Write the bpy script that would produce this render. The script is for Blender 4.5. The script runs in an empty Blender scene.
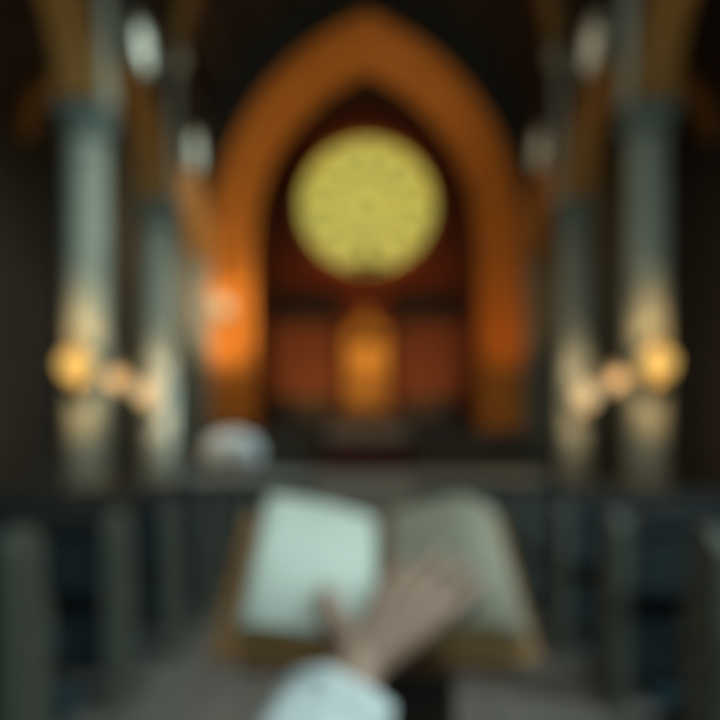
import bpy, bmesh, math, random
from mathutils import Vector, Matrix
random.seed(4)
PI = math.pi
sc = bpy.context.scene
COL = sc.collection

# ------------------------------------------------------------------ camera, world, fill lights, exposure
cam = bpy.data.objects.new('camera', bpy.data.cameras.new('camera'))
COL.objects.link(cam)
cam.location = (0, 0, 1.2)
cam.rotation_euler = (PI / 2, 0, 0)
cam.data.sensor_width = 36
cam.data.lens = 32.5
cam.data.shift_y = 112 / 720
cam.data.shift_x = -7 / 720
cam.data.clip_start = 0.01
cam.data.dof.use_dof = True
cam.data.dof.focus_distance = 0.06
cam.data.dof.aperture_fstop = 10.4
sc.camera = cam

wd = bpy.data.worlds.new('world'); sc.world = wd; wd.use_nodes = True
wd.node_tree.nodes['Background'].inputs[0].default_value = (0.10, 0.14, 0.17, 1)
wd.node_tree.nodes['Background'].inputs[1].default_value = 0.3
sc.view_settings.view_transform = 'Standard'
sc.view_settings.look = 'None'
sc.view_settings.exposure = 0.0
sc.view_settings.gamma = 1.0
sc.view_settings.use_curve_mapping = False


def light(name, kind, loc, energy, color, size=1.0, size_y=None, aim=None, spot=None):
    d = bpy.data.lights.new(name, kind)
    d.energy = energy; d.color = color
    if kind == 'AREA':
        d.size = size
        if size_y: d.shape = 'RECTANGLE'; d.size_y = size_y
    else:
        d.shadow_soft_size = size
    if spot: d.spot_size = spot; d.spot_blend = 0.8
    o = bpy.data.objects.new(name, d); COL.objects.link(o); o.location = loc
    if aim is not None:
        o.rotation_euler = (Vector(aim) - Vector(loc)).to_track_quat('-Z', 'Y').to_euler()
    return o


# fill light added at the right wall, mainly for the book and sleeve
light('window_daylight', 'AREA', (5.2, 0.6, 5.0), 310, (0.64, 0.92, 0.95), 1.9, 4.0, aim=(-1.5, 3.6, 1.0))
# cool fill light added behind the reader for the whole nave
wl = light('west_daylight', 'AREA', (0, -3.7, 9.0), 380, (0.62, 0.88, 0.90), 3.2, 5.5, aim=(0, 16, 7.0))
# unseen warm spots added behind the great arch and at its foot
light('chancel_flood', 'SPOT', (-3.2, 24.6, 4.2), 620, (1.0, 0.44, 0.10), 0.3, aim=(-1.5, 30.8, 7.0), spot=1.3)
light('chancel_flood', 'SPOT', (3.2, 24.6, 4.2), 480, (1.0, 0.40, 0.10), 0.3, aim=(1.5, 30.8, 7.0), spot=1.3)
light('arch_flood', 'SPOT', (-4.6, 20.7, 2.9), 1500, (1.0, 0.78, 0.55), 0.2, aim=(-4.0, 23, 12.5), spot=1.5)
light('arch_flood', 'SPOT', (4.6, 20.7, 2.9), 400, (1.0, 0.42, 0.06), 0.2, aim=(4.0, 23, 12.5), spot=1.5)
# spot added high on the right to brighten the left columns
light('clerestory_daylight', 'SPOT', (4.9, 11.2, 11.6), 2100, (0.72, 0.95, 0.92), 0.3, aim=(-5.9, 15.0, 6.0), spot=0.75)
# second added spot, brightening the flowers and the foot of the left jamb
light('clerestory_daylight', 'SPOT', (4.9, 15.7, 11.5), 7000, (0.66, 0.92, 1.0), 0.3, aim=(-3.9, 18.6, 2.3), spot=0.45)

# ------------------------------------------------------------------ materials
def mat(name, col, rough=0.7, metal=0.0, emit=None, estr=0.0, noise=None, scale=3.0, bump=0.0, stretch=None,
        brick=None, spec=0.5, trans=0.0):
    m = bpy.data.materials.new(name); m.use_nodes = True
    nt = m.node_tree; N = nt.nodes; L = nt.links
    b = N['Principled BSDF']
    b.inputs['Base Color'].default_value = (*col, 1)
    b.inputs['Roughness'].default_value = rough
    b.inputs['Metallic'].default_value = metal
    b.inputs['Specular IOR Level'].default_value = spec
    if emit:
        b.inputs['Emission Color'].default_value = (*emit, 1)
        b.inputs['Emission Strength'].default_value = estr
    if noise or bump or brick:
        tc = N.new('ShaderNodeTexCoord'); mp = N.new('ShaderNodeMapping')
        L.new(tc.outputs['Object'], mp.inputs['Vector'])
        if stretch: mp.inputs['Scale'].default_value = stretch
        nz = N.new('ShaderNodeTexNoise'); nz.inputs['Scale'].default_value = scale; nz.inputs['Detail'].default_value = 5
        L.new(mp.outputs['Vector'], nz.inputs['Vector'])
        src = nz.outputs['Fac']
        if noise:
            mx = N.new('ShaderNodeMix'); mx.data_type = 'RGBA'
            mx.inputs['A'].default_value = (*col, 1); mx.inputs['B'].default_value = (*noise, 1)
            rp = N.new('ShaderNodeValToRGB'); rp.color_ramp.elements[0].position = 0.35; rp.color_ramp.elements[1].position = 0.65
            L.new(src, rp.inputs['Fac']); L.new(rp.outputs['Color'], mx.inputs['Factor'])
            out = mx.outputs['Result']
            if brick:
                bk = N.new('ShaderNodeTexBrick')
                bw, bh, mort = brick
                bk.inputs['Scale'].default_value = 1.0
                bk.inputs['Brick Width'].default_value = bw; bk.inputs['Row Height'].default_value = bh
                bk.inputs['Mortar Size'].default_value = 0.012
                bk.inputs['Mortar'].default_value = (*mort, 1)
                bk.inputs['Color2'].default_value = (col[0] * 0.8, col[1] * 0.8, col[2] * 0.8, 1)
                L.new(tc.outputs['Object'], bk.inputs['Vector'])
                L.new(out, bk.inputs['Color1'])
                out = bk.outputs['Color']
            L.new(out, b.inputs['Base Color'])
        if bump:
            bp = N.new('ShaderNodeBump'); bp.inputs['Strength'].default_value = bump
            bp.inputs['Distance'].default_value = 0.02
            L.new(src, bp.inputs['Height']); L.new(bp.outputs['Normal'], b.inputs['Normal'])
    return m


M = dict(
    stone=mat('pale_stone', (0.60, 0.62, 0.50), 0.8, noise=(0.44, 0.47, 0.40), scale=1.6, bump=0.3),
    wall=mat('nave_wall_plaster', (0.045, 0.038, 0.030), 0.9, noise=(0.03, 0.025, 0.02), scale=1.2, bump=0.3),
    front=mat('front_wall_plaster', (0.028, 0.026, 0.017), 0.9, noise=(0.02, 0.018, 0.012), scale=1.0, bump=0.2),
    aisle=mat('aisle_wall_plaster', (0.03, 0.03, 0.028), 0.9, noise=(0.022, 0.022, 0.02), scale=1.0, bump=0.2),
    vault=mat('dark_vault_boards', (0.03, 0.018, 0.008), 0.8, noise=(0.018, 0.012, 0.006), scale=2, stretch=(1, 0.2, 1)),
    rib=mat('ochre_rib_stone', (0.40, 0.20, 0.045), 0.75, noise=(0.30, 0.15, 0.03), scale=3, bump=0.2),
    orange=mat('orange_arch_stone', (0.72, 0.25, 0.025), 0.7, noise=(0.64, 0.21, 0.02), scale=1.3, bump=0.3),
    red=mat('red_brown_chancel_paint', (0.28, 0.06, 0.016), 0.85, noise=(0.22, 0.045, 0.012), scale=1.2, bump=0.2),
    floor=mat('stone_paving', (0.27, 0.225, 0.20), 0.55, noise=(0.20, 0.165, 0.148), scale=2.2, bump=0.1, brick=(0.6, 0.6, (0.05, 0.05, 0.05))),
    pfloor=mat('pew_floor_boards', (0.045, 0.06, 0.065), 0.5, noise=(0.03, 0.04, 0.045), scale=5, stretch=(1, 0.1, 1), bump=0.1),
    step=mat('grey_step_stone', (0.30, 0.32, 0.31), 0.6, noise=(0.24, 0.25, 0.24), scale=3, bump=0.1),
    carpet=mat('dull_red_carpet', (0.13, 0.04, 0.035), 0.95, noise=(0.10, 0.03, 0.03), scale=60, bump=0.3),
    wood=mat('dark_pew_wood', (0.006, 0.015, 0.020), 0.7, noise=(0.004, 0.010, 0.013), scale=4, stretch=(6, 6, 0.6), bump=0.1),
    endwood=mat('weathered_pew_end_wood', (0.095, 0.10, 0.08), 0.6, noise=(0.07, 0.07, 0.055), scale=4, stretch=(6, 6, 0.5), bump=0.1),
    toned=mat('toned_beige_paper', (0.36, 0.315, 0.235), 0.75, noise=(0.31, 0.27, 0.20), scale=9),  # right page paper, darkened so its colour carries the shade
    endwall=mat('grey_end_wall_stone', (0.26, 0.26, 0.20), 0.85, noise=(0.18, 0.18, 0.14), scale=2),
    capital=mat('dark_teal_capital_stone', (0.17, 0.23, 0.22), 0.8, noise=(0.12, 0.17, 0.165), scale=3, bump=0.3),
    cushion=mat('teal_blue_pew_cushion', (0.02, 0.075, 0.10), 0.9, noise=(0.015, 0.06, 0.08), scale=60, bump=0.2),
    cred=mat('dark_red_ceiling_paint', (0.06, 0.015, 0.004), 0.9, noise=(0.045, 0.012, 0.003), scale=1.2),
    stall=mat('blackish_choir_oak', (0.025, 0.022, 0.012), 0.55, noise=(0.015, 0.013, 0.008), scale=4, stretch=(5, 5, 0.5), bump=0.1),
    brown=mat('brown_lectern_oak', (0.14, 0.075, 0.03), 0.5, noise=(0.09, 0.045, 0.018), scale=6, stretch=(5, 0.6, 5), bump=0.1),
    reredos=mat('red_brown_carved_oak', (0.30, 0.10, 0.02), 0.6, noise=(0.22, 0.065, 0.014), scale=5, bump=0.3),
    darkoak=mat('dark_cresting_oak', (0.05, 0.028, 0.012), 0.6, noise=(0.035, 0.02, 0.01), scale=5, bump=0.3),
    gold=mat('gilding', (0.75, 0.42, 0.07), 0.45, metal=0.35, noise=(0.62, 0.33, 0.05), scale=8, bump=0.3),
    gilt=mat('gilt_page_edges', (0.62, 0.46, 0.20), 0.45, metal=0.2, noise=(0.5, 0.37, 0.15), scale=200, stretch=(1, 1, 30), bump=0.2),
    leather=mat('brown_leather', (0.36, 0.17, 0.055), 0.5, noise=(0.29, 0.13, 0.04), scale=90, bump=0.4),
    page=mat('cream_paper', (0.72, 0.74, 0.66), 0.75, noise=(0.68, 0.70, 0.61), scale=6),
    ribbon=mat('brown_ribbon_silk', (0.22, 0.10, 0.04), 0.5, noise=(0.17, 0.08, 0.03), scale=40),  # shade of the book gutter as a brown colour
    cloth=mat('white_cotton', (0.80, 0.83, 0.83), 0.9, noise=(0.74, 0.77, 0.78), scale=60, bump=0.2),
    linen=mat('dull_linen_altar_cloth', (0.34, 0.33, 0.27), 0.9, noise=(0.29, 0.28, 0.23), scale=40, bump=0.2),
    skin=mat('skin', (0.46, 0.275, 0.20), 0.55, noise=(0.41, 0.235, 0.17), scale=30, bump=0.08),
    nail=mat('fingernail', (0.62, 0.42, 0.35), 0.3, noise=(0.6, 0.4, 0.33), scale=30),
    iron=mat('black_iron', (0.03, 0.03, 0.03), 0.5, metal=0.8, noise=(0.02, 0.02, 0.02), scale=20),
    brass=mat('brass', (0.55, 0.36, 0.12), 0.35, metal=0.9, noise=(0.45, 0.3, 0.1), scale=20),
    marble=mat('white_marble', (0.62, 0.66, 0.66), 0.35, noise=(0.5, 0.54, 0.55), scale=4),
    petal=mat('white_petals', (0.80, 0.85, 0.86), 0.7, noise=(0.7, 0.76, 0.78), scale=20),
    leaf=mat('dark_green_leaf', (0.04, 0.09, 0.04), 0.6, noise=(0.03, 0.06, 0.03), scale=20),
    wax=mat('candle_wax', (0.75, 0.70, 0.55), 0.5, noise=(0.7, 0.64, 0.5), scale=20),
    lead=mat('dark_tracery_stone', (0.30, 0.26, 0.10), 0.8, noise=(0.24, 0.2, 0.08), scale=5),
)
def stained(name, a, b, s, scale):
    m = mat(name, a, 0.3)
    nt = m.node_tree; N = nt.nodes; L = nt.links
    v = N.new('ShaderNodeTexVoronoi'); v.inputs['Scale'].default_value = scale
    tc = N.new('ShaderNodeTexCoord'); L.new(tc.outputs['Object'], v.inputs['Vector'])
    mx = N.new('ShaderNodeMix'); mx.data_type = 'RGBA'
    mx.inputs['A'].default_value = (*a, 1); mx.inputs['B'].default_value = (*b, 1)
    sp = N.new('ShaderNodeSeparateColor'); L.new(v.outputs['Color'], sp.inputs['Color'])
    L.new(sp.outputs[0], mx.inputs['Factor'])
    L.new(mx.outputs['Result'], N['Principled BSDF'].inputs['Emission Color'])
    N['Principled BSDF'].inputs['Emission Strength'].default_value = s
    return m
M['rose'] = stained('backlit_yellow_green_glass', (0.64, 0.56, 0.10), (0.46, 0.48, 0.12), 0.95, 1.6)
M['cglass_l'] = stained('daylit_pale_glass', (0.75, 0.85, 0.78), (0.6, 0.72, 0.68), 3.6, 4)
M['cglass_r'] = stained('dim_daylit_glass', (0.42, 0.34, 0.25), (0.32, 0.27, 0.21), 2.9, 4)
M['lamp_gold'] = mat('glowing_amber_glass', (0.03, 0.02, 0.01), 0.9, spec=0.05, emit=(1.0, 0.64, 0.17), estr=0.78)
M['lamp_cream'] = mat('glowing_cream_glass', (0.03, 0.025, 0.02), 0.9, spec=0.05, emit=(1.0, 0.76, 0.40), estr=0.72)
M['lamp_dim'] = mat('dimly_glowing_glass', (0.03, 0.025, 0.02), 0.9, spec=0.05, emit=(1.0, 0.70, 0.36), estr=0.5)
M['flame'] = mat('candle_flame', (1, 0.6, 0.2), 0.5, emit=(1, 0.6, 0.2), estr=4)

# ------------------------------------------------------------------ helpers
def obj(name, bm, m, parent=None, smooth=False, loc=None):
    me = bpy.data.meshes.new(name)
    bmesh.ops.recalc_face_normals(bm, faces=bm.faces)
    bm.to_mesh(me); bm.free()
    if smooth:
        for p in me.polygons: p.use_smooth = True
    me.materials.append(m)
    o = bpy.data.objects.new(name, me); COL.objects.link(o)
    if parent is not None: o.parent = parent
    if loc is not None: o.location = loc
    return o

def struct(name, bm, m, parent=None, smooth=False):
    o = obj(name, bm, m, parent, smooth)
    if parent is None: o['kind'] = 'structure'
    return o

def sempty(name, loc=(0, 0, 0)):
    o = bpy.data.objects.new(name, None); COL.objects.link(o); o.location = loc; o['kind'] = 'structure'
    o.empty_display_size = 0.1
    return o

def thing(name, label, cat, loc=(0, 0, 0), rot=(0, 0, 0), group=None):
    o = bpy.data.objects.new(name, None); COL.objects.link(o)
    o.location = loc; o.rotation_euler = rot; o['label'] = label; o['category'] = cat
    o.empty_display_size = 0.1
    if group: o['group'] = group
    return o

def tag(o, label, cat, group=None):
    o['label'] = label; o['category'] = cat
    if group: o['group'] = group
    return o

def dup(root, loc, label, rotz=None):
    r = root.copy(); COL.objects.link(r); r.location = loc; r['label'] = label
    if rotz is not None: r.rotation_euler = (0, 0, rotz)
    for ch in list(root.children):
        c = ch.copy(); COL.objects.link(c); c.parent = r
        for g in ch.children:
            d = g.copy(); COL.objects.link(d); d.parent = c
    return r

def B(): return bmesh.new()

def box(bm, x0, x1, y0, y1, z0, z1, bev=0.0, mtx=None):
    r = bmesh.ops.create_cube(bm, size=1)
    vs = r['verts']
    for v in vs:
        v.co = Vector((x0 + (v.co.x + .5) * (x1 - x0), y0 + (v.co.y + .5) * (y1 - y0), z0 + (v.co.z + .5) * (z1 - z0)))
    if bev:
        es = list({e for v in vs for e in v.link_edges})
        rr = bmesh.ops.bevel(bm, geom=es, offset=bev, segments=2, affect='EDGES', profile=0.5)
        vs = list({v for f in rr['faces'] for v in f.verts} | {v for v in vs if v.is_valid})
    if mtx is not None:
        for v in vs:
            if v.is_valid: v.co = mtx @ v.co
    return bm

def lathe(bm, prof, n=24, c=(0, 0, 0), mtx=None, lobes=0, amp=0.0):
    rings = []
    for r, z in prof:
        ring = []
        for i in range(n):
            a = 2 * PI * i / n
            rr = r * (1 + amp * math.cos(lobes * a)) if lobes else r
            p = Vector((c[0] + rr * math.cos(a), c[1] + rr * math.sin(a), c[2] + z))
            if mtx is not None: p = mtx @ p
            ring.append(bm.verts.new(p))
        rings.append(ring)
    for a, b in zip(rings, rings[1:]):
        for i in range(n):
            j = (i + 1) % n
            bm.faces.new((a[i], a[j], b[j], b[i]))
    bm.faces.new(list(reversed(rings[0]))); bm.faces.new(rings[-1])
    return bm

def tube(bm, pts, rad, n=10, flat=1.0, up=None):
    pts = [Vector(p) for p in pts]
    if not isinstance(rad, (list, tuple)): rad = [rad] * len(pts)
    rings = []
    ref = up
    for i, p in enumerate(pts):
        t = (pts[min(i + 1, len(pts) - 1)] - pts[max(i - 1, 0)]).normalized()
        if ref is None:
            ref = Vector((0, 0, 1)) if abs(t.z) < 0.9 else Vector((1, 0, 0))
        ref2 = (ref - t * ref.dot(t)).normalized()
        s = t.cross(ref2)
        if up is None: ref = ref2
        rings.append([bm.verts.new(p + rad[i] * (math.cos(2 * PI * k / n) * s + flat * math.sin(2 * PI * k / n) * ref2)) for k in range(n)])
    for a, b in zip(rings, rings[1:]):
        for i in range(n):
            j = (i + 1) % n
            bm.faces.new((a[i], a[j], b[j], b[i]))
    bm.faces.new(list(reversed(rings[0]))); bm.faces.new(rings[-1])
    return bm

def ball(bm, c, r, sub=2, sx=1, sy=1, sz=1):
    rr = bmesh.ops.create_icosphere(bm, subdivisions=sub, radius=1)
    for v in rr['verts']:
        v.co = Vector((c[0] + v.co.x * r * sx, c[1] + v.co.y * r * sy, c[2] + v.co.z * r * sz))
    return bm

def arch_curve(a, rise, n=16):
    """pointed arch from (-a,0) over (0,rise) to (a,0)"""
    if rise > a:
        c = (rise * rise - a * a) / (2 * a)
    else:
        c = 0.0
    R = a + c
    h = math.atan2(rise, c) if c else PI / 2
    left = []
    for i in range(n + 1):
        t = h * i / n
        x = R * math.cos(t) - c; z = R * math.sin(t) * (rise / math.sqrt(max(R * R - c * c, 1e-9)))
        left.append((x, z))
    right = [(x, z) for x, z in left]
    return [(-x, z) for x, z in left] + [(x, z) for x, z in reversed(left[:-1])]

def sweep(bm, path, prof, frame, closed=False):
    """path: points (s,z) in the arch plane; prof: (outward, depth) pairs; frame(s,z,d)->Vector"""
    rings = []
    n = len(path)
    for i, (s, z) in enumerate(path):
        if closed: a = path[i - 1]; b = path[(i + 1) % n]
        else: a = path[max(i - 1, 0)]; b = path[min(i + 1, n - 1)]
        tx, tz = b[0] - a[0], b[1] - a[1]
        L = math.hypot(tx, tz); nx, nz = -tz / L, tx / L
        rings.append([bm.verts.new(frame(s + nx * o, z + nz * o, d)) for o, d in prof])
    k = len(prof)
    pairs = list(zip(rings, rings[1:])) + ([(rings[-1], rings[0])] if closed else [])
    for a, b in pairs:
        for i in range(k):
            j = (i + 1) % k
            bm.faces.new((a[i], a[j], b[j], b[i]))
    if not closed:
        bm.faces.new(list(reversed(rings[0]))); bm.faces.new(rings[-1])
    return bm

def wall_strip(bm, curve, top, d0, d1, frame):
    """solid wall above a curve of (s,z) up to z=top, between depths d0 and d1"""
    rows = []
    for s, z in curve:
        rows.append([bm.verts.new(frame(s, z, d0)), bm.verts.new(frame(s, top, d0)), bm.verts.new(frame(s, top, d1)), bm.verts.new(frame(s, z, d1))])
    for a, b in zip(rows, rows[1:]):
        for i in range(4):
            j = (i + 1) % 4
            bm.faces.new((a[i], a[j], b[j], b[i]))
    bm.faces.new(list(reversed(rows[0]))); bm.faces.new(rows[-1])

# ------------------------------------------------------------------ the church shell
NX = 5.5          # nave half width
WT = 0.8          # arcade wall thickness
YB, YF = -4.0, 23.0
PIERS = [4.0, 8.8, 13.6, 18.4, 23.2]
SPR = 8.75
SPRV = 13.0       # vault springing
AW = 9.8          # outer wall

bm = B(); box(bm, -AW, AW, YB, 31.2, -0.2, 0.0); struct('floor', bm, M['floor'])
for sgn, nm in ((-1, 'left'), (1, 'right')):
    bm = B()
    fr = lambda s, z, d, sgn=sgn: Vector((sgn * (NX + d), s, z))
    # solid wall near the reader, with the opening of the added window on the right
    if sgn > 0:
        box(bm, NX, NX + WT, YB, -0.5, 0, SPRV); box(bm, NX, NX + WT, 1.7, 4.0, 0, SPRV)
        box(bm, NX, NX + WT, -0.5, 1.7, 0, 2.8); box(bm, NX, NX + WT, -0.5, 1.7, 8.6, SPRV)
    else:
        box(bm, -NX - WT, -NX, YB, 4.0, 0, SPRV)
    for y0, y1 in zip(PIERS, PIERS[1:]):
        c = (y0 + y1) / 2; a = (y1 - y0) / 2 - 0.5
        cur = [(c + s, SPR + z) for s, z in arch_curve(a, 2.0, 12)]
        cur = [(y0, SPR - 0.001)] + cur + [(y1, SPR - 0.001)]
        wall_strip(bm, cur, SPRV, 0.0, WT, fr)
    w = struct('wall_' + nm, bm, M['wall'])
    bm = B(); box(bm, min(sgn * AW, sgn * (AW + .3)), max(sgn * AW, sgn * (AW + .3)), YB, 23.2, 0, 13.2)
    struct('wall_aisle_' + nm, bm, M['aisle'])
    bm = B(); box(bm, min(sgn * NX, sgn * AW), max(sgn * NX, sgn * AW), 23.0, 23.4, 0, 13)
    struct('wall_aisle_end_' + nm, bm, M['endwall'])
    # side aisle vault, with its ribs
    bm = B()
    pth = [(x, z) for x, z in arch_curve(1.8, 2.2, 8)]
    cx = (NX + WT + AW) / 2
    f2 = lambda s, z, d, sgn=sgn, cx=cx: Vector((sgn * (cx + s), d, 10.7 + z))
    sweep(bm, pth, [(0.0, YB), (0.15, YB), (0.15, 23.0), (0.0, 23.0)], f2)
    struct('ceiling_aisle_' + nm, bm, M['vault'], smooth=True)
    for y in PIERS[:-1]:
        bm = B()
        sweep(bm, pth, [(-0.28, y - .18), (-0.02, y - .22), (-0.02, y + .22), (-0.28, y + .18)], f2)
        o = struct('trim_aisle_rib_' + nm, bm, M['rib'])
    # arcade arch mouldings
    for y0, y1 in zip(PIERS, PIERS[1:]):
        c = (y0 + y1) / 2; a = (y1 - y0) / 2 - 0.5
        pth2 = [(c + s, SPR + z) for s, z in arch_curve(a, 2.0, 14)]
        bm = B()
        sweep(bm, pth2, [(-0.14, 0.30), (-0.10, 0.16), (0.0, 0.12), (0.04, -0.04), (0.16, -0.10), (0.26, -0.06), (0.28, 0.02), (-0.02, 0.05), (-0.02, 0.78), (-0.14, 0.70)], fr)
        struct('trim_arcade_' + nm, bm, M['rib'])
    # string course
    bm = B(); x0, x1 = sorted((sgn * NX, sgn * (NX - 0.16)))
    box(bm, x0, x1, YB, YF, SPRV - 0.35, SPRV - 0.1, 0.03)
    struct('trim_cornice_' + nm, bm, M['wall'])

# nave vault
vp = arch_curve(NX, 5.6, 14)
f3 = lambda s, z, d: Vector((s, d, SPRV + z))
bm = B(); sweep(bm, vp, [(0, YB), (0.3, YB), (0.3, 23.4), (0, 23.4)], f3)
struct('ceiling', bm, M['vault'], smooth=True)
for y in [4.0, 8.8, 13.6, 18.4]:
    bm = B(); sweep(bm, vp, [(-0.35, y - .15), (-0.02, y - .25), (-0.02, y + .25), (-0.35, y + .15)], f3)
    struct('trim_vault_rib', bm, M['rib'])
# diagonal wooden purlins of the vault
for k in (4, 8, 11, 14, 17, 20, 24):
    s, z = vp[k]
    bm = B(); box(bm, s - .09, s + .09, YB, 23.0, SPRV + z - 0.22, SPRV + z - 0.02, 0.02)
    struct('trim_purlin', bm, M['darkoak'])

# west wall behind the reader, with an unseen window added around the fill light
bm = B(); box(bm, -AW, -2, YB - .4, YB, 0, 19); box(bm, 2, AW, YB - .4, YB, 0, 19)
box(bm, -2, 2, YB - .4, YB, 0, 6); box(bm, -2, 2, YB - .4, YB, 12, 19)
struct('wall_back', bm, M['wall'])
w = sempty('window_west', (0, YB - .2, 6))
bm = B()
for x in (-1.95, -.66, .66, 1.95): box(bm, x - .06, x + .06, -.1, .1, 0, 6)
for z in (0.06, 2, 4, 5.94): box(bm, -2, 2, -.08, .08, z - .06, z + .06)
obj('window_frame', bm, M['stone'], w)
bm = B(); box(bm, -2, 2, -.02, 0, 0, 6); obj('glass', bm, M['cglass_l'], w)
w = sempty('window_right', (NX + .4, 0.6, 2.8))  # unseen window added to go with the right fill light
bm = B()
for y in (-1.05, 0, 1.05): box(bm, -.1, .1, y - .05, y + .05, 0, 5.8)
for z in (0.05, 1.9, 3.8, 5.75): box(bm, -.08, .08, -1.1, 1.1, z - .05, z + .05)
obj('window_frame', bm, M['stone'], w)
bm = B(); box(bm, 0, .02, -1.1, 1.1, 0, 5.8); obj('glass', bm, M['cglass_l'], w)

# clerestory windows (round, one above each arcade arch)
def clerestory(n, sgn, y, z, r, glass):
    w = sempty('window_%d' % n, (sgn * (NX - 0.01), y, z))
    fr = lambda s, zz, d: Vector((-sgn * d, s, zz))
    cir = [(r * math.cos(2 * PI * i / 28), -r * math.sin(2 * PI * i / 28)) for i in range(28)]
    bm = B(); sweep(bm, cir, [(0, 0), (0.05, 0.12), (0.18, 0.14), (0.24, 0.05), (0.24, 0)], fr, closed=True)
    obj('window_frame', bm, M['stone'], w, smooth=False)
    bm = B()
    for k in range(4):
        a = k * PI / 2 + PI / 4
        cc = [(r * .5 * math.cos(a) + r * .40 * math.cos(2 * PI * i / 16), r * .5 * math.sin(a) - r * .40 * math.sin(2 * PI * i / 16)) for i in range(16)]
        sweep(bm, cc, [(-.02, .04), (.02, .04), (.02, .09), (-.02, .09)], fr, closed=True)
    obj('tracery', bm, M['stone'], w)
    bm = B(); cc = [bm.verts.new(fr(s, zz, 0.03)) for s, zz in [(r * math.cos(2 * PI * i / 28), r * math.sin(2 * PI * i / 28)) for i in range(28)]]
    f = bm.faces.new(cc); ex = bmesh.ops.extrude_face_region(bm, geom=[f])
    for v in ex['geom']:
        if isinstance(v, bmesh.types.BMVert): v.co.x += sgn * 0.02
    obj('glass', bm, glass, w)
n = 1
for y in (11.2, 15.7, 20.5):
    for sgn in (-1, 1):
        clerestory(n, sgn, y, 11.45 if y < 18 else 11.3, 0.46, M['cglass_l'] if sgn < 0 else M['cglass_r']); n += 1

# chancel wall with the great pointed arch
ARISE, ASPR = 6.45, 9.4
fz = lambda s, z, d: Vector((s, YF + d, z))
oc = [(s, ASPR + z) for s, z in arch_curve(NX - 0.02, 8.0, 20)]
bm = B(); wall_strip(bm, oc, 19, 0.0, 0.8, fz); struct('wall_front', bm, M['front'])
# the orange arch: a stepped band from outer to inner edge, down to the floor
ic = arch_curve(4.1, ARISE, 22)
inner = [(-4.1, 0.0), (-4.1, 5.0)] + [(s, ASPR + z) for s, z in ic] + [(4.1, 5.0), (4.1, 0.0)]
outc = arch_curve(NX - 0.02, 8.03, 22)
outer = [(-5.48, 0.0), (-5.48, 5.0)] + [(s, ASPR + z) for s, z in outc] + [(5.48, 5.0), (5.48, 0.0)]
prof = [(0.0, 0.85), (0.0, 0.62), (0.10, 0.56), (0.18, 0.62), (0.30, 0.44), (0.38, 0.28), (0.46, 0.36), (0.60, 0.14),
        (0.68, 0.02), (0.78, 0.10), (0.86, -0.08), (1.0, -0.12), (1.0, 0.0), (1.0, 0.85)]
bm = B(); rings = []
for (ix, iz), (ox, oz) in zip(inner, outer):
    rings.append([bm.verts.new(fz(ix + (ox - ix) * t, iz + (oz - iz) * t, d)) for t, d in prof])
for a, b in zip(rings, rings[1:]):
    for i in range(len(prof) - 1):
        bm.faces.new((a[i], a[i + 1], b[i + 1], b[i]))
    bm.faces.new((a[-1], a[0], b[0], b[-1]))
struct('trim_great_arch', bm, M['orange'])

# chancel walls, ceiling, raised floor
bm = B()
CY0, CY1, CX = 23.8, 31.0, 4.6
for sgn in (-1, 1):
    x0, x1 = sorted((sgn * CX, sgn * (CX + .4)))
    bm = B(); box(bm, x0, x1, CY0, CY1 + .4, 0, 13.5)
    struct('wall_chancel_' + ('left' if sgn < 0 else 'right'), bm, M['red'])
# end wall with a round opening for the rose
RZ, RR = 13.92, 3.25
cir = [(RR * math.cos(PI - PI * i / 24), RZ + RR * math.sin(PI - PI * i / 24)) for i in range(25)]
fe = lambda s, z, d: Vector((s, CY1 + d, z))
bm = B(); wall_strip(bm, [(-5, RZ), ] + cir + [(5, RZ)], 19, 0, .4, fe)
cir2 = [(s, 2 * RZ - z) for s, z in cir]
wall_strip(bm, [(-5, RZ), ] + cir2 + [(5, RZ)], 0, 0, .4, fe)
struct('wall_chancel_end', bm, M['red'])
bm = B(); cp = arch_curve(CX, 5.2, 12)
sweep(bm, cp, [(0, CY0), (0.3, CY0), (0.3, CY1), (0, CY1)], lambda s, z, d: Vector((s, d, 13.3 + z)))
struct('ceiling_chancel', bm, M['cred'], smooth=True)
# rose window
rose = sempty('window_rose', (0, CY1 + .15, RZ))
frr = lambda s, z, d: Vector((s, d, z))
full = [(RR * math.cos(2 * PI * i / 64), -RR * math.sin(2 * PI * i / 64)) for i in range(64)]
bm = B(); sweep(bm, full, [(-0.06, 0), (-0.10, -.2), (0.16, -.26), (0.22, -.14), (0.16, 0)], frr, closed=True)
obj('window_frame', bm, M['orange'], rose)
bm = B()
def ring(cx, cz, r, w, n=32, d=-.1):
    c = [(cx + r * math.cos(2 * PI * i / n), cz - r * math.sin(2 * PI * i / n)) for i in range(n)]
    sweep(bm, c, [(-w, 0), (-w, d), (w, d), (w, 0)], frr, closed=True)
ring(0, 0, .55, .05); ring(0, 0, 1.62, .04)
for k in range(12):
    a = 2 * PI * k / 12
    tube(bm, [(.55 * math.cos(a), -.05, .55 * math.sin(a)), (1.62 * math.cos(a), -.05, 1.62 * math.sin(a))], .04, 6)
    ring(2.40 * math.cos(a + PI / 12), 2.40 * math.sin(a + PI / 12), .55, .035, 20)
    tube(bm, [(1.62 * math.cos(a), -.05, 1.62 * math.sin(a)), (3.21 * math.cos(a), -.05, 3.21 * math.sin(a))], .035, 6)
obj('tracery', bm, M['lead'], rose)
bm = B(); c = [bm.verts.new((s, 0.0, z)) for s, z in full]; bm.faces.new(c)
c2 = [bm.verts.new((s, 0.03, z)) for s, z in full]; bm.faces.new(c2)
for i in range(64): bm.faces.new((c[i], c[(i + 1) % 64], c2[(i + 1) % 64], c2[i]))
obj('glass', bm, M['rose'], rose)

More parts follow.
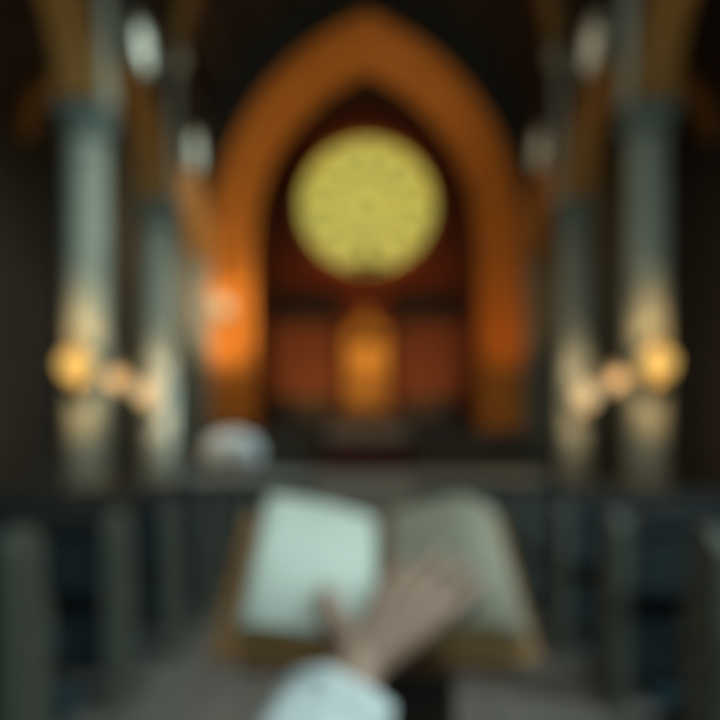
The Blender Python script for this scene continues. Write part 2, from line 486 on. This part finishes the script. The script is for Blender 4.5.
# platform and steps
PZ = 1.2
bm = B(); box(bm, -NX, NX, 19.5, 31.2, 0, PZ, 0.01); struct('floor_chancel', bm, M['step'])
t = thing('chancel_steps', 'broad grey stone steps rising from the central aisle to the chancel', 'steps', (0, 17.1, 0))
for k in range(8):
    bm = B(); w = 2.7 - k * 0.05
    box(bm, -w, w, k * 0.3, 2.395, k * .15 + 0.001, (k + 1) * .15, 0.015)
    obj('step', bm, M['step'], t)
t = thing('altar_steps', 'three wide carpeted steps under the altar', 'steps', (0, 24.4, PZ))
for k in range(3):
    bm = B(); box(bm, -2.3 + k * .2, 2.3 - k * .2, k * .35, 3.2, k * .26 + 0.001, (k + 1) * .26 + 0.001, 0.015)
    obj('step', bm, M['carpet'], t)
AZ = PZ + 0.781

# ------------------------------------------------------------------ columns
def make_column(label):
    t = thing('column', label, 'column', group='round stone columns of the nave arcades')
    bm = B(); lathe(bm, [(.66, 0), (.66, .25), (.60, .32), (.62, .42), (.54, .52), (.56, .60), (.46, .70)], 32)
    obj('base', bm, M['stone'], t, True)
    bm = B(); lathe(bm, [(.44, .70), (.43, 3), (.41, 8.0)], 32); obj('shaft', bm, M['stone'], t, True)
    bm = B(); lathe(bm, [(.41, 8.0), (.46, 8.04), (.46, 8.1), (.42, 8.13), (.45, 8.3), (.52, 8.5), (.56, 8.6)], 32)
    for k in range(12):
        a = 2 * PI * k / 12
        ball(bm, (.48 * math.cos(a), .48 * math.sin(a), 8.36), .07, 1, 1, 1, 1.6)
    box(bm, -.50, .50, -.50, .50, 8.58, 8.745, .02)
    obj('capital', bm, M['capital'], t)
    return t
col0 = None
SX = 5.86
pos = {8.8: 'nearest', 13.6: 'nearer', 18.4: 'farther'}
for sgn in (-1, 1):
    side = 'left' if sgn < 0 else 'right'
    for y in (4.0, 8.8, 13.6, 18.4):
        if y == 13.6: lab = 'thicker-looking pale stone column in the %s arcade, the amber lamp low on its shaft' % side
        elif y == 18.4: lab = 'slimmer-looking pale stone column beside the great arch, %s side of the nave' % side
        elif y == 8.8: lab = 'stone column of the %s arcade just outside the view, nearer than the lamps' % side
        else: lab = 'stone column standing against the end of the solid %s wall' % side
        if col0 is None:
            col0 = make_column(lab); col0.location = (sgn * SX, y, 0)
        else: dup(col0, (sgn * SX, y, 0), lab)
# vaulting shafts on the nave walls above the columns
for sgn in (-1, 1):
    for y in (4.0, 8.8, 13.6, 18.4):
        bm = B()
        for dy in (-.16, 0, .16):
            lathe(bm, [(.13 if dy == 0 else .09, 8.95), (.13 if dy == 0 else .09, 12.7)], 14, (sgn * (NX - .04), y + dy, 0))
        lathe(bm, [(.05, 8.8), (.16, 8.88), (.22, 8.95), (.22, 9.05)], 16, (sgn * (NX - .06), y, 0))
        lathe(bm, [(.2, 12.65), (.3, 12.85), (.34, 13.05)], 16, (sgn * (NX - .06), y, 0))
        struct('trim_vault_shaft', bm, M['stone'], smooth=True)

# ------------------------------------------------------------------ wall lamps
def make_lamp(label, glass, cat='lamp'):
    """column lamp, mounted towards -Y; origin at the glass centre"""
    t = thing('wall_lamp', label, cat, group='glowing globe lamps on the columns')
    bm = B(); box(bm, -.09, .09, .30, .40, -.35, .25, .02); obj('backplate', bm, M['brass'], t)
    bm = B(); tube(bm, [(0, .31, -.2), (0, .16, -.36), (0, .02, -.38), (0, 0, -.30)], .022, 8)
    lathe(bm, [(.03, -.32), (.12, -.29), (.14, -.24), (.10, -.22)], 16); obj('bracket', bm, M['brass'], t, True)
    bm = B(); lathe(bm, [(.10, -.22), (.20, -.14), (.25, 0), (.22, .12), (.13, .21), (.06, .24)], 20); obj('glass_globe', bm, glass, t, True)
    bm = B(); lathe(bm, [(.09, .225), (.10, .25), (.04, .30), (.02, .36)], 12); obj('cap', bm, M['brass'], t, True)
    return t
spots = [(-5.72, 12.80, 3.30, 'large golden globe lamp on the nearer left column', 'lamp_gold', 1.4, 150),
         (-5.90, 17.62, 3.32, 'smaller cream globe lamp on the farther left column', 'lamp_cream', 1.5, 120),
         (5.72, 12.80, 3.34, 'large golden globe lamp on the nearer right column', 'lamp_gold', 1.4, 150),
         (5.90, 17.62, 3.26, 'smaller cream globe lamp on the farther right column', 'lamp_cream', 1.5, 120)]
for x, y, z, lab, g, s, e in spots:
    l = make_lamp(lab, M[g]); l.location = (x, y, z)
    l.scale = (s, 1, s)
    light('lamp_light', 'POINT', (x * .97, y - .65, z + .05), e, (1.0, 0.62, 0.25) if g == 'lamp_gold' else (1.0, .72, .42), .15)
# cream lamp on the left jamb of the great arch
l = make_lamp('bright cream globe lamp high on the left jamb of the orange arch', M['lamp_cream'])
l['group'] = 'lamps on the great arch'; l.location = (-5.0, 22.5, 6.9); l.scale = (1.3, 1, 1.3)
light('lamp_light', 'POINT', (-4.9, 21.9, 7.1), 110, (1.0, .80, .55), .25)

# lanterns added between the columns to widen the glow of the lamps
h0 = None
for sgn in (-1, 1):
    lab = 'dimmer lantern hanging on a long rod between the two lit columns on the %s' % ('left' if sgn < 0 else 'right')
    if h0 is None:
        h0 = t = thing('hanging_lantern', lab, 'lantern', (sgn * 6.15, 16.2, 3.5), group='lanterns hanging in the arcade arches')
        bm = B(); lathe(bm, [(.08, -.30), (.20, -.26), (.27, -.05), (.26, .12), (.16, .26), (.08, .28)], 6); obj('glass', bm, M['lamp_dim'], t)
        bm = B()
        for k in range(6):
            a = 2 * PI * k / 6
            tube(bm, [(.09 * math.cos(a), .09 * math.sin(a), -.31), (.21 * math.cos(a), .21 * math.sin(a), -.27), (.285 * math.cos(a), .285 * math.sin(a), -.05), (.275 * math.cos(a), .275 * math.sin(a), .12), (.17 * math.cos(a), .17 * math.sin(a), .27)], .012, 6)
        lathe(bm, [(.20, .26), (.12, .36), (.04, .46)], 12); lathe(bm, [(.02, -.40), (.09, -.33), (.08, -.29)], 10); obj('cage', bm, M['brass'], t)
        bm = B(); lathe(bm, [(.012, .46), (.012, 7.22)], 8); obj('rod', bm, M['iron'], t, True)
    else: dup(h0, (sgn * 6.15, 16.2, 3.5), lab)
    light('lantern_light', 'POINT', (sgn * 6.15, 15.8, 3.5), 60, (1.0, .70, .38), .15)

# ------------------------------------------------------------------ chancel furniture
# gilded shrine
t = thing('gilded_shrine', 'tall gilded shrine with a pointed gable behind the altar', 'shrine', (0, 29.6, PZ))
bm = B(); box(bm, -1.15, 1.15, -.6, .6, 0.001, 2.6, .03); box(bm, -1.25, 1.25, -.68, .65, 2.5, 2.75, .04); obj('plinth', bm, M['reredos'], t)
bm = B(); box(bm, -.95, .95, .3, .55, 2.75, 5.9); obj('back_panel', bm, M['gold'], t)
for sgn in (-1, 1):
    bm = B(); lathe(bm, [(.14, 2.75), (.10, 2.9), (.09, 5.6), (.14, 5.8), (.14, 5.95)], 16, (sgn * .85, -.4, 0)); lathe(bm, [(.12, 5.95), (.05, 6.6), (.0101, 7.0)], 8, (sgn * .85, -.4, 0))
    obj('column', bm, M['gold'], t, True)
bm = B(); sweep(bm, [(s, 5.6 + z) for s, z in arch_curve(.75, 1.1, 8)], [(0, -.5), (.22, -.5), (.22, .4), (0, .4)], lambda s, z, d: Vector((s, d, z)))
for a, b in (((-1.0, 5.9), (0, 7.3)), ((0, 7.3), (1.0, 5.9))):
    tube(bm, [(a[0], -.35, a[1]), (b[0], -.35, b[1])], .09, 8)
lathe(bm, [(.12, 7.2), (.05, 7.6), (.02, 8.0)], 8, (0, -.35, 0))
obj('gable', bm, M['gold'], t)
st = thing('gilded_statue', 'robed gilded statue standing inside the shrine behind the altar', 'statue', (0, 29.45, PZ + 2.751))
bm = B(); lathe(bm, [(.34, 0), (.36, .1), (.30, .6), (.24, 1.1), (.27, 1.5), (.30, 1.75), (.22, 1.95), (.10, 2.02), (.09, 2.12)], 28, lobes=7, amp=.06)
ball(bm, (0, -.02, 2.27), .15, 2, .85, .95, 1.15)
for sgn in (-1, 1): tube(bm, [(sgn * .25, 0, 1.8), (sgn * .40, -.10, 1.4), (sgn * .32, -.30, 1.25)], [.10, .10, .05], 10)
obj('figure', bm, M['gold'], st, True)
bm = B(); ring2 = [(.28 * math.cos(2 * PI * i / 20), -.28 * math.sin(2 * PI * i / 20)) for i in range(20)]
sweep(bm, ring2, [(0, 0), (.03, 0), (.03, .03), (0, .03)], lambda s, z, d: Vector((s, d + .14, z + 2.3)), closed=True)
obj('halo', bm, M['gold'], st)
light('shrine_lamp', 'POINT', (0, 28.3, 6.6), 32, (1.0, .60, .18), .15)  # unseen point light added to brighten the shrine

# carved screen either side
scr = None
for sgn in (-1, 1):
    side = 'left' if sgn < 0 else 'right'
    t = thing('carved_screen', 'red-brown carved oak screen with pointed niches to the %s of the gilded shrine' % side, 'screen', (sgn * 2.93, 30.4, PZ), group='carved screens behind the altar')
    bm = B(); box(bm, -1.6, 1.6, 0, .3, 0.001, 7.0, .02); obj('panel', bm, M['reredos'], t)
    for k in range(3):
        cx = -1.05 + k * 1.05
        bm = B()
        fr5 = lambda s, z, d, cx=cx: Vector((cx + s, d - .14, z))
        pth = [(-.40, 3.6), (-.40, 5.6)] + [(s, 5.6 + z) for s, z in arch_curve(.40, .8, 8)] + [(.40, 5.6), (.40, 3.6)]
        sweep(bm, pth, [(0, 0), (.09, 0), (.09, .16), (0, .16)], fr5)
        box(bm, cx - .48, cx + .48, -.22, .02, 3.45, 3.6, .02)
        obj('niche', bm, M['reredos'], t)
    bm = B(); box(bm, -1.62, 1.62, -.25, .32, 6.95, 7.3, .03)
    for k in range(9):
        x = -1.5 + k * .375
        lathe(bm, [(.16, 7.3), (.12, 7.9), (.02, 8.55)], 8, (x, .05, 0))
        lathe(bm, [(.07, 8.2), (.1, 8.3), (.03, 8.4)], 8, (x, .05, 0))
    box(bm, -1.6, 1.6, 0.0, .12, 7.2, 8.2)
    obj('cresting', bm, M['darkoak'], t)
# crucifix above the shrine
t = thing('crucifix', 'dark crucifix on the end wall, above the gilded shrine', 'crucifix', (0, 30.735, PZ))
bm = B(); box(bm, -.13, .13, .05, .25, 5.95, 10.55, .02); box(bm, -.8, .8, .06, .24, 9.7, 9.95, .02)
box(bm, -.3, .3, .0, .26, 5.8, 5.96, .02)
box(bm, -.22, .22, .04, .26, 10.45, 10.65, .04)
obj('cross', bm, M['darkoak'], t)
bm = B(); tube(bm, [(0, 0, 8.4), (0, -.02, 8.9), (.03, 0, 9.3), (0, 0, 9.7), (0, 0, 9.85)], [.05, .09, .12, .13, .05], 10)
ball(bm, (0, -.03, 9.98), .1, 2)
for sgn in (-1, 1): tube(bm, [(sgn * .1, 0, 9.68), (sgn * .4, .02, 9.76), (sgn * .7, .04, 9.86)], [.055, .045, .03], 8)
obj('corpus', bm, M['darkoak'], t, True)

# altar
t = thing('altar', 'grey draped altar in the middle of the chancel, below the gilded shrine', 'altar', (0, 26.2, AZ))
bm = B(); box(bm, -1.45, 1.45, -.45, .45, 0.002, .95, .02)
for k in range(5): box(bm, -1.35 + k * .56, -.89 + k * .56, -.48, -.44, .12, .82, .01)
obj('table', bm, M['carpet'], t)
bm = B(); box(bm, -1.6, 1.6, -.55, .55, .95, 1.03, .02)
# cloth fall with soft folds along the front
rows = []
for i in range(61):
    x = -1.6 + 3.2 * i / 60; w = .02 * math.sin(i * 1.3)
    rows.append([bm.verts.new((x, -.56 + w * f, z)) for z, f in ((1.0, .2), (.8, .7), (.48 , 1.3))] + [bm.verts.new((x, -.575 + w * f, z)) for z, f in ((.48, 1.3), (.8, .7), (1.0, .2))])
for a, b in zip(rows, rows[1:]):
    for k in range(6): bm.faces.new((a[k], a[(k + 1) % 6], b[(k + 1) % 6], b[k]))
obj('altar_cloth', bm, M['linen'], t, False)
for i, x in enumerate((-1.3, -1.0, 1.0, 1.3)):
    lab = {-1.3: 'outermost altar candlestick on the left', -1.0: 'inner altar candlestick on the left', 1.0: 'inner altar candlestick on the right', 1.3: 'outermost altar candlestick on the right'}[x]
    c = thing('candlestick', 'brass ' + lab + ' end', 'candlestick', (x, 26.3, AZ + 1.031), group='candlesticks on the altar')
    bm = B(); lathe(bm, [(.09, 0), (.08, .03), (.025, .06), (.02, .15), (.035, .18), (.018, .22), (.018, .34), (.05, .37)], 16); obj('stem', bm, M['brass'], c, True)
    bm = B(); lathe(bm, [(.02, .37), (.02, .66)], 12); obj('candle', bm, M['wax'], c, True)

# choir stalls
for sgn in (-1, 1):
    side = 'left' if sgn < 0 else 'right'
    t = thing('choir_stall', 'black-brown high-backed choir stall on the %s of the altar' % side, 'choir stall', (sgn * 2.95, 28.6, PZ), group='choir stalls beside the altar')
    bm = B(); box(bm, -1.25, 1.25, .3, .42, 0.001, 3.2, .01); box(bm, -1.32, 1.32, -.15, .44, 3.15, 3.3, .03)
    for k in range(6): box(bm, -1.18 + k * .4, -.86 + k * .4, .26, .31, 1.3, 3.0, .01)
    obj('back', bm, M['stall'], t)
    bm = B(); box(bm, -1.25, 1.25, -.25, .3, .42, .5, .01); obj('seat', bm, M['stall'], t)
    for k in range(4):
        x = -1.25 + k * .8333
        bm = B(); box(bm, x - .04, x + .04, -.3, .3, 0.001, 1.2, .015); ball(bm, (x, -.3, 1.2), .08, 2); obj('arm', bm, M['stall'], t)
# communion rail, two runs
for sgn in (-1, 1):
    side = 'left' if sgn < 0 else 'right'
    t = thing('communion_rail', 'dark carved communion rail across the %s half of the chancel step' % side, 'rail', (sgn * 3.45, 20.3, PZ), group='communion rails')
    bm = B(); box(bm, -1.9, 1.9, -.12, .12, 1.02, 1.14, .03); obj('handrail', bm, M['stall'], t)
    bm = B(); box(bm, -1.9, 1.9, -.1, .1, 0.001, .12, .02); obj('bottom_rail', bm, M['stall'], t)
    for k in range(14):
        x = -1.8 + k * 3.6 / 13
        bm = B(); lathe(bm, [(.07, .12), (.07, .2), (.04, .25), (.09, .45), (.05, .7), (.04, .85), (.07, .92), (.07, 1.02)], 12, (x, 0, 0)); obj('baluster', bm, M['stall'], t, True)
# solid low screens behind the rail
for sgn in (-1, 1):
    side = 'left' if sgn < 0 else 'right'
    t = thing('low_screen', 'low dark panelled screen behind the communion rail, %s of the altar' % side, 'screen', (sgn * 3.4, 21.6, PZ), group='low panelled screens')
    bm = B(); box(bm, -1.75, 1.75, -.05, .05, 0.001, 1.3, .01); obj('panel', bm, M['stall'], t)
    bm = B(); box(bm, -1.8, 1.8, -.1, .1, 1.3, 1.42, .03); obj('cap_rail', bm, M['stall'], t)
    for k in range(8):
        x = -1.53 + k * .437
        bm = B(); box(bm, x - .15, x + .15, -.08, -.045, .2, 1.15, .01); obj('raised_panel', bm, M['stall'], t)

# white flowers on a pedestal
fx = -3.55
t = thing('pedestal', 'white marble pedestal carrying the white flowers, left of the chancel steps', 'pedestal', (fx, 17.15, 0))
bm = B(); lathe(bm, [(.34, 0), (.34, .12), (.22, .2), (.18, .5), (.18, .93), (.26, 1.03), (.30, 1.05), (.30, 1.13)], 24); obj('pillar', bm, M['marble'], t, True)
t = thing('flower_arrangement', 'round mound of white flowers in an urn below the bright lamp', 'flowers', (fx, 17.15, 1.131))
bm = B(); lathe(bm, [(.13, 0), (.07, .05), (.09, .1), (.24, .28), (.27, .36)], 20); obj('urn', bm, M['marble'], t, True)
bm = B()
for k in range(60):
    a = random.uniform(0, 2 * PI); e = random.uniform(-.2, 1.1)
    p = Vector((.42 * math.cos(a) * math.cos(e), .42 * math.sin(a) * math.cos(e), .62 + .38 * math.sin(e)))
    ball(bm, p, .07, 1, 1, .5, 1.2)
obj('foliage', bm, M['leaf'], t)
for k in range(70):
    ph = math.acos(1 - 1.35 * (k + .5) / 70); th = k * 2.399963
    p = Vector((.68 * math.sin(ph) * math.cos(th), .6 * math.sin(ph) * math.sin(th), .56 + .48 * math.cos(ph)))
    bm = B(); ball(bm, p, .105, 1)
    for q in range(5):
        a = 2 * PI * q / 5 + k
        ball(bm, p + Vector((.06 * math.cos(a), -.04, .06 * math.sin(a))), .055, 1)
    obj('blossom', bm, M['petal'], t, True)

# ------------------------------------------------------------------ pews
def make_pew(label):
    """one pew, 3.6 m long; origin on the floor at its aisle end, running to +X; the seat faces +Y"""
    t = thing('pew', label, 'pew')
    for x, nm in ((0.0, 'end_panel'), (3.55, 'end_panel')):
        bm = B()
        out = [(-.14, 0.0), (.20, 0.0), (.20, .08), (.15, .14), (.13, .55), (.15, .64), (.11, .70), (.08, .80), (.08, .92), (.03, .99), (-.07, .99), (-.13, .92), (-.12, .5), (-.12, .10)]
        a = [bm.verts.new((x, y, z)) for y, z in out]; b = [bm.verts.new((x + .07, y, z)) for y, z in out]
        bm.faces.new(a); bm.faces.new(list(reversed(b)))
        for i in range(len(out)): bm.faces.new((a[i], a[(i + 1) % len(out)], b[(i + 1) % len(out)], b[i]))
        # raised field with a little pointed head on the outer side
        xo = x - .015 if x == 0 else x + .07
        box(bm, xo, xo + .015, -.07, .08, .16, .55); box(bm, xo, xo + .015, -.08, .03, .62, .86)
        obj(nm, bm, M['endwood'], t)
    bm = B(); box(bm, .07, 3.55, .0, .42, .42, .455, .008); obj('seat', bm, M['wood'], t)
    bm = B(); box(bm, .09, 3.53, .02, .41, .455, .50, .02); obj('cushion', bm, M['cushion'], t)
    bm = B(); box(bm, .07, 3.55, -.09, -.06, .18, .93, .004); box(bm, .07, 3.55, -.12, -.04, .91, .955, .01)
    for k in range(6): box(bm, .12 + k * .575, .62 + k * .575, -.105, -.088, .3, .84, .006)
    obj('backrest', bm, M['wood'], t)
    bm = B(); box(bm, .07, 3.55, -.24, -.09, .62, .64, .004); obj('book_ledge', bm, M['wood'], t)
    bm = B(); box(bm, .1, 3.5, -.36, -.22, .10, .16, .01)
    for x in (.2, 1.8, 3.4): box(bm, x - .03, x + .03, -.34, -.24, 0, .10)
    obj('kneeler', bm, M['cushion'], t)
    return t
ORD = ['front', 'second', 'third', 'fourth', 'fifth', 'sixth', 'seventh', 'eighth', 'ninth', 'tenth', 'eleventh', 'twelfth', 'thirteenth', 'fourteenth', 'fifteenth', 'sixteenth']
N_P = 16
ys = [2.42 + .93 * i for i in range(N_P)]
pew0 = None
for sgn in (-1, 1):
    side = 'left' if sgn < 0 else 'right'
    for i, y in enumerate(ys):
        q = ORD[i].replace('front', 'nearest')
        if i == N_P - 1: q = 'farthest'
        lab = '%s dark wooden pew on the %s of the aisle%s' % (q, side, '' if q in ('nearest', 'farthest') else ', counted from the reader')
        x = 1.24 if sgn > 0 else -1.24 - 3.62
        if pew0 is None:
            pew0 = make_pew(lab); pew0['group'] = 'pews left of the aisle'; pew0.location = (x, y, 0)
        else:
            d = dup(pew0, (x, y, 0), lab); d['group'] = 'pews %s of the aisle' % side

# ------------------------------------------------------------------ lectern, book, hand
TILT = math.atan2(.145, .22)
LT = thing('lectern', 'brown oak lectern with a sloping desk under the open book, in mid-aisle', 'lectern', (0.03, .80, 0))
desk_m = Matrix.Translation((0, -.10, .993 + .001)) @ Matrix.Rotation(TILT, 4, 'X')
bm = B(); box(bm, -.168, .132, .012, .262, -.016, -.002, .004, mtx=desk_m); obj('desk', bm, M['brown'], LT)
bm = B(); box(bm, -.168, .132, -.004, .0115, -.016, -.002, .003, mtx=desk_m); obj('ledge', bm, M['brown'], LT)
bm = B(); box(bm, -.045, .045, -.045, .045, .06, .98, .008); box(bm, -.075, .075, -.05, .06, .80, .975, .01); obj('post', bm, M['stall'], LT)
bm = B(); box(bm, -.22, .22, -.22, .22, 0.001, .04, .012); box(bm, -.14, .14, -.14, .14, .035, .09, .012); obj('foot', bm, M['brown'], LT)

BK = thing('open_book', 'large open book with cream pages and brown leather cover lying on the lectern', 'book', (0.012, .70, .993), (TILT, 0, 0))
PWS, PH = {-1: .148, 1: .160}, .232
def hgt(u, sgn=1):   # page surface height above the cover, u from the gutter 0..1
    c = .93 if sgn < 0 else .70
    if u < c: return .010 + .038 * (1 - (1 - u / c) ** 1.5)
    return .048 - (.010 if sgn < 0 else .026) * ((u - c) / (1 - c)) ** 1.6
def surf(x):  # page height at a distance x (metres) from the gutter
    s_ = 1 if x > 0 else -1
    return hgt(min(1, abs(x) / PWS[s_]), s_) + .0016
for sgn, nm in ((-1, 'left'), (1, 'right')):
    PW = PWS[sgn]; NU = 24
    bm = B()
    us = [i / NU for i in range(NU + 1)]
    top0 = []; top1 = []; bot0 = []; bot1 = []
    for u in us:
        x = sgn * (.002 + PW * u)
        top0.append(bm.verts.new((x, .012, hgt(u, sgn)))); top1.append(bm.verts.new((x, .012 + PH, hgt(u, sgn))))
        bot0.append(bm.verts.new((x, .012, .006))); bot1.append(bm.verts.new((x, .012 + PH, .006)))
    for i in range(NU):
        for a, b in ((bot0, top0), (top1, bot1), (bot1, bot0)):
            bm.faces.new((a[i], a[i + 1], b[i + 1], b[i]))
    bm.faces.new((top0[-1], bot0[-1], bot1[-1], top1[-1])); bm.faces.new((top0[0], top1[0], bot1[0], bot0[0]))
    pb = obj('page_block', bm, M['gilt'], BK)
    bm = B(); a_ = []; 
    for u in us:
        x = sgn * (.001 + (PW + .001) * u)
        a_.append([bm.verts.new((x, .0115, hgt(u, sgn) + .0015)), bm.verts.new((x, .0125 + PH, hgt(u, sgn) + .0015)), bm.verts.new((x, .0125 + PH, hgt(u, sgn) + .0002)), bm.verts.new((x, .0115, hgt(u, sgn) + .0002))])
    for a, b in zip(a_, a_[1:]):
        for k in range(4): bm.faces.new((a[k], a[(k + 1) % 4], b[(k + 1) % 4], b[k]))
    bm.faces.new(a_[0]); bm.faces.new(a_[-1])
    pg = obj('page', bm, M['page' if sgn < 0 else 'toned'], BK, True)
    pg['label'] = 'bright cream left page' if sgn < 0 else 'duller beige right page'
    bm = B(); x0, x1 = sorted((sgn * .006, -(PW + .036) if sgn < 0 else PW + .014)); box(bm, x0, x1, 0, PH + .024, .0005, .006, .0015); obj('cover', bm, M['leather'], BK)
bm = B(); box(bm, -.010, .010, 0, PH + .024, 0.0002, .0045, .002); obj('spine', bm, M['leather'], BK)
bm = B(); rr = []  # brown strip laid in the gutter in place of its shade
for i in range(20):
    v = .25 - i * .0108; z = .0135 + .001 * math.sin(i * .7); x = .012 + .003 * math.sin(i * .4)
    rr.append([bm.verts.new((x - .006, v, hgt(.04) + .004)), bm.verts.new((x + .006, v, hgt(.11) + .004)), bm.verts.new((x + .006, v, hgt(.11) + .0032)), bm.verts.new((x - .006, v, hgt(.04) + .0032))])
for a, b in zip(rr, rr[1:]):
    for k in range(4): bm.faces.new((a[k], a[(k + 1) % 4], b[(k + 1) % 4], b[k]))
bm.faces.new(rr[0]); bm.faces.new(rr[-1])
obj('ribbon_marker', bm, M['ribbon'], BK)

# person: right hand resting palm-down on the book, arm in a wide white sleeve
BM = Matrix.Translation((0.012, .70, .993)) @ Matrix.Rotation(TILT, 4, 'X')
def bk(u, v, n): return BM @ Vector((u, v, n))
PR = thing('person', 'right arm of the reader in a wide white sleeve, hand resting on the open book', 'person', (0, 0, 0))
def capsule(bm, pts, rad, flat=1.0, n=12, up=None):
    # densify and round the ends
    P = [Vector(p) for p in pts]
    tube(bm, P, rad, n, flat, up)
    for p, r in ((P[0], rad[0]), (P[-1], rad[-1])): ball(bm, p, r * .98, 2, 1, 1, 1)
    for p, r in zip(P[1:-1], rad[1:-1]): ball(bm, p, r * .99, 2, 1, 1, 1)
def hp(u, v, n): return bk(u, v, n + max(0, 0))
wrist = bk(-.022, -.050, .050)
def on(u, v, lift): return bk(u, v, surf(u) + lift)
tips = [
    [bk(.010, .040, .068), on(.020, .078, .028), on(.029, .103, .020), on(.034, .120, .0085)],
    [bk(.032, .036, .072), on(.050, .076, .026), on(.064, .102, .019), on(.072, .119, .0088)],
    [bk(.052, .026, .072), on(.074, .060, .022), on(.090, .083, .017), on(.099, .098, .0083)],
    [bk(.068, .012, .068), on(.090, .036, .018), on(.105, .053, .014), on(.114, .064, .0075)]]
knk = [q[0] for q in tips]
frad = [[.0115, .0098, .0088, .0072], [.0118, .0100, .0090, .0074], [.0112, .0096, .0085, .0070], [.0100, .0084, .0075, .0062]]
thumb = [bk(-.030, -.018, .055), on(-.046, .012, .020), on(-.055, .042, .016), on(-.058, .066, .0105)]
bm = B()
for k in range(4):
    capsule(bm, [wrist.lerp(knk[k], .12), wrist.lerp(knk[k], .55), knk[k]], [.019, .0165, .0125])
    capsule(bm, tips[k], frad[k])
for k in range(3):
    capsule(bm, [wrist.lerp((knk[k] + knk[k + 1]) / 2, .2), (knk[k] + knk[k + 1]) / 2 - (BM.to_3x3() @ Vector((0, .006, .004)))], [.018, .0125])
capsule(bm, [wrist.lerp(thumb[0], .3)] + thumb, [.020, .0175, .0145, .0120, .0095])
elbow = Vector((-.16, .34, .80)); shoulder = Vector((.12, .0, .93))
wr0 = wrist
capsule(bm, [wr0, wr0.lerp(elbow, .12), wr0.lerp(elbow, .55), elbow], [.026, .028, .040, .043])
capsule(bm, [elbow, elbow.lerp(shoulder, .5), shoulder], [.043, .048, .052])
body = obj('body', bm, M['skin'], PR, True)
rm = body.modifiers.new('remesh', 'REMESH'); rm.mode = 'VOXEL'; rm.voxel_size = .0022; rm.use_smooth_shade = True
sm = body.modifiers.new('smooth', 'SMOOTH'); sm.factor = .6; sm.iterations = 5
# bake the modifiers so that the hand is one plain mesh
dg = bpy.context.evaluated_depsgraph_get()
me2 = bpy.data.meshes.new_from_object(body.evaluated_get(dg))
body.modifiers.clear(); body.data = me2
if not me2.materials: me2.materials.append(M['skin'])
for p in me2.polygons: p.use_smooth = True
# nails
for pts, r in [(tips[k], frad[k][-1]) for k in range(4)] + [(thumb, .0095)]:
    a, b = pts[-2], pts[-1]; d = (b - a).normalized(); nrm = (BM.to_3x3() @ Vector((0, 0, 1))); nrm = (nrm - d * nrm.dot(d)).normalized(); s = d.cross(nrm)
    c = b + nrm * r * .86 - d * .001
    bm = B(); bmesh.ops.create_icosphere(bm, subdivisions=2, radius=1)
    for v in bm.verts: v.co = c + s * v.co.x * r * .68 + d * v.co.y * r * .85 + nrm * v.co.z * .0016
    obj('fingernail', bm, M['nail'], PR, True)
# sleeve
bm = B()
path = [wr0.lerp(elbow, .10), wr0.lerp(elbow, .16), wr0.lerp(elbow, .3), wr0.lerp(elbow, .5), wr0.lerp(elbow, .75), elbow + Vector((0, -.01, 0)), elbow.lerp(shoulder, .3), elbow.lerp(shoulder, .7), shoulder]
rads = [.056, .057, .062, .068, .073, .072, .078, .082, .085]
path2 = []; rad2 = []
for i in range(len(path) - 1):
    for k in range(5):
        t_ = k / 5; path2.append(path[i].lerp(path[i + 1], t_)); rad2.append(rads[i] + (rads[i + 1] - rads[i]) * t_)
path2.append(path[-1]); rad2.append(rads[-1])
NS = 40; rings = []
ref = Vector((0, 0, 1))
for i, p in enumerate(path2):
    t_ = (path2[min(i + 2, len(path2) - 1)] - path2[max(i - 2, 0)]).normalized()
    r2 = (ref - t_ * ref.dot(t_)).normalized(); s = t_.cross(r2)
    rw = []
    for k in range(NS):
        a = 2 * PI * k / NS
        f = 1 + .05 * math.sin(5 * a + i * .25) + .03 * math.sin(9 * a - i * .4) + .025 * math.sin(i * .9 + 2 * math.cos(a))
        rw.append(bm.verts.new(p + rad2[i] * f * (math.cos(a) * s + .82 * math.sin(a) * r2)))
    rings.append(rw)
for a, b in zip(rings, rings[1:]):
    for i in range(NS): bm.faces.new((a[i], a[(i + 1) % NS], b[(i + 1) % NS], b[i]))
slv = obj('sleeve', bm, M['cloth'], PR, True)
so = slv.modifiers.new('thickness', 'SOLIDIFY'); so.thickness = .003; so.offset = -1
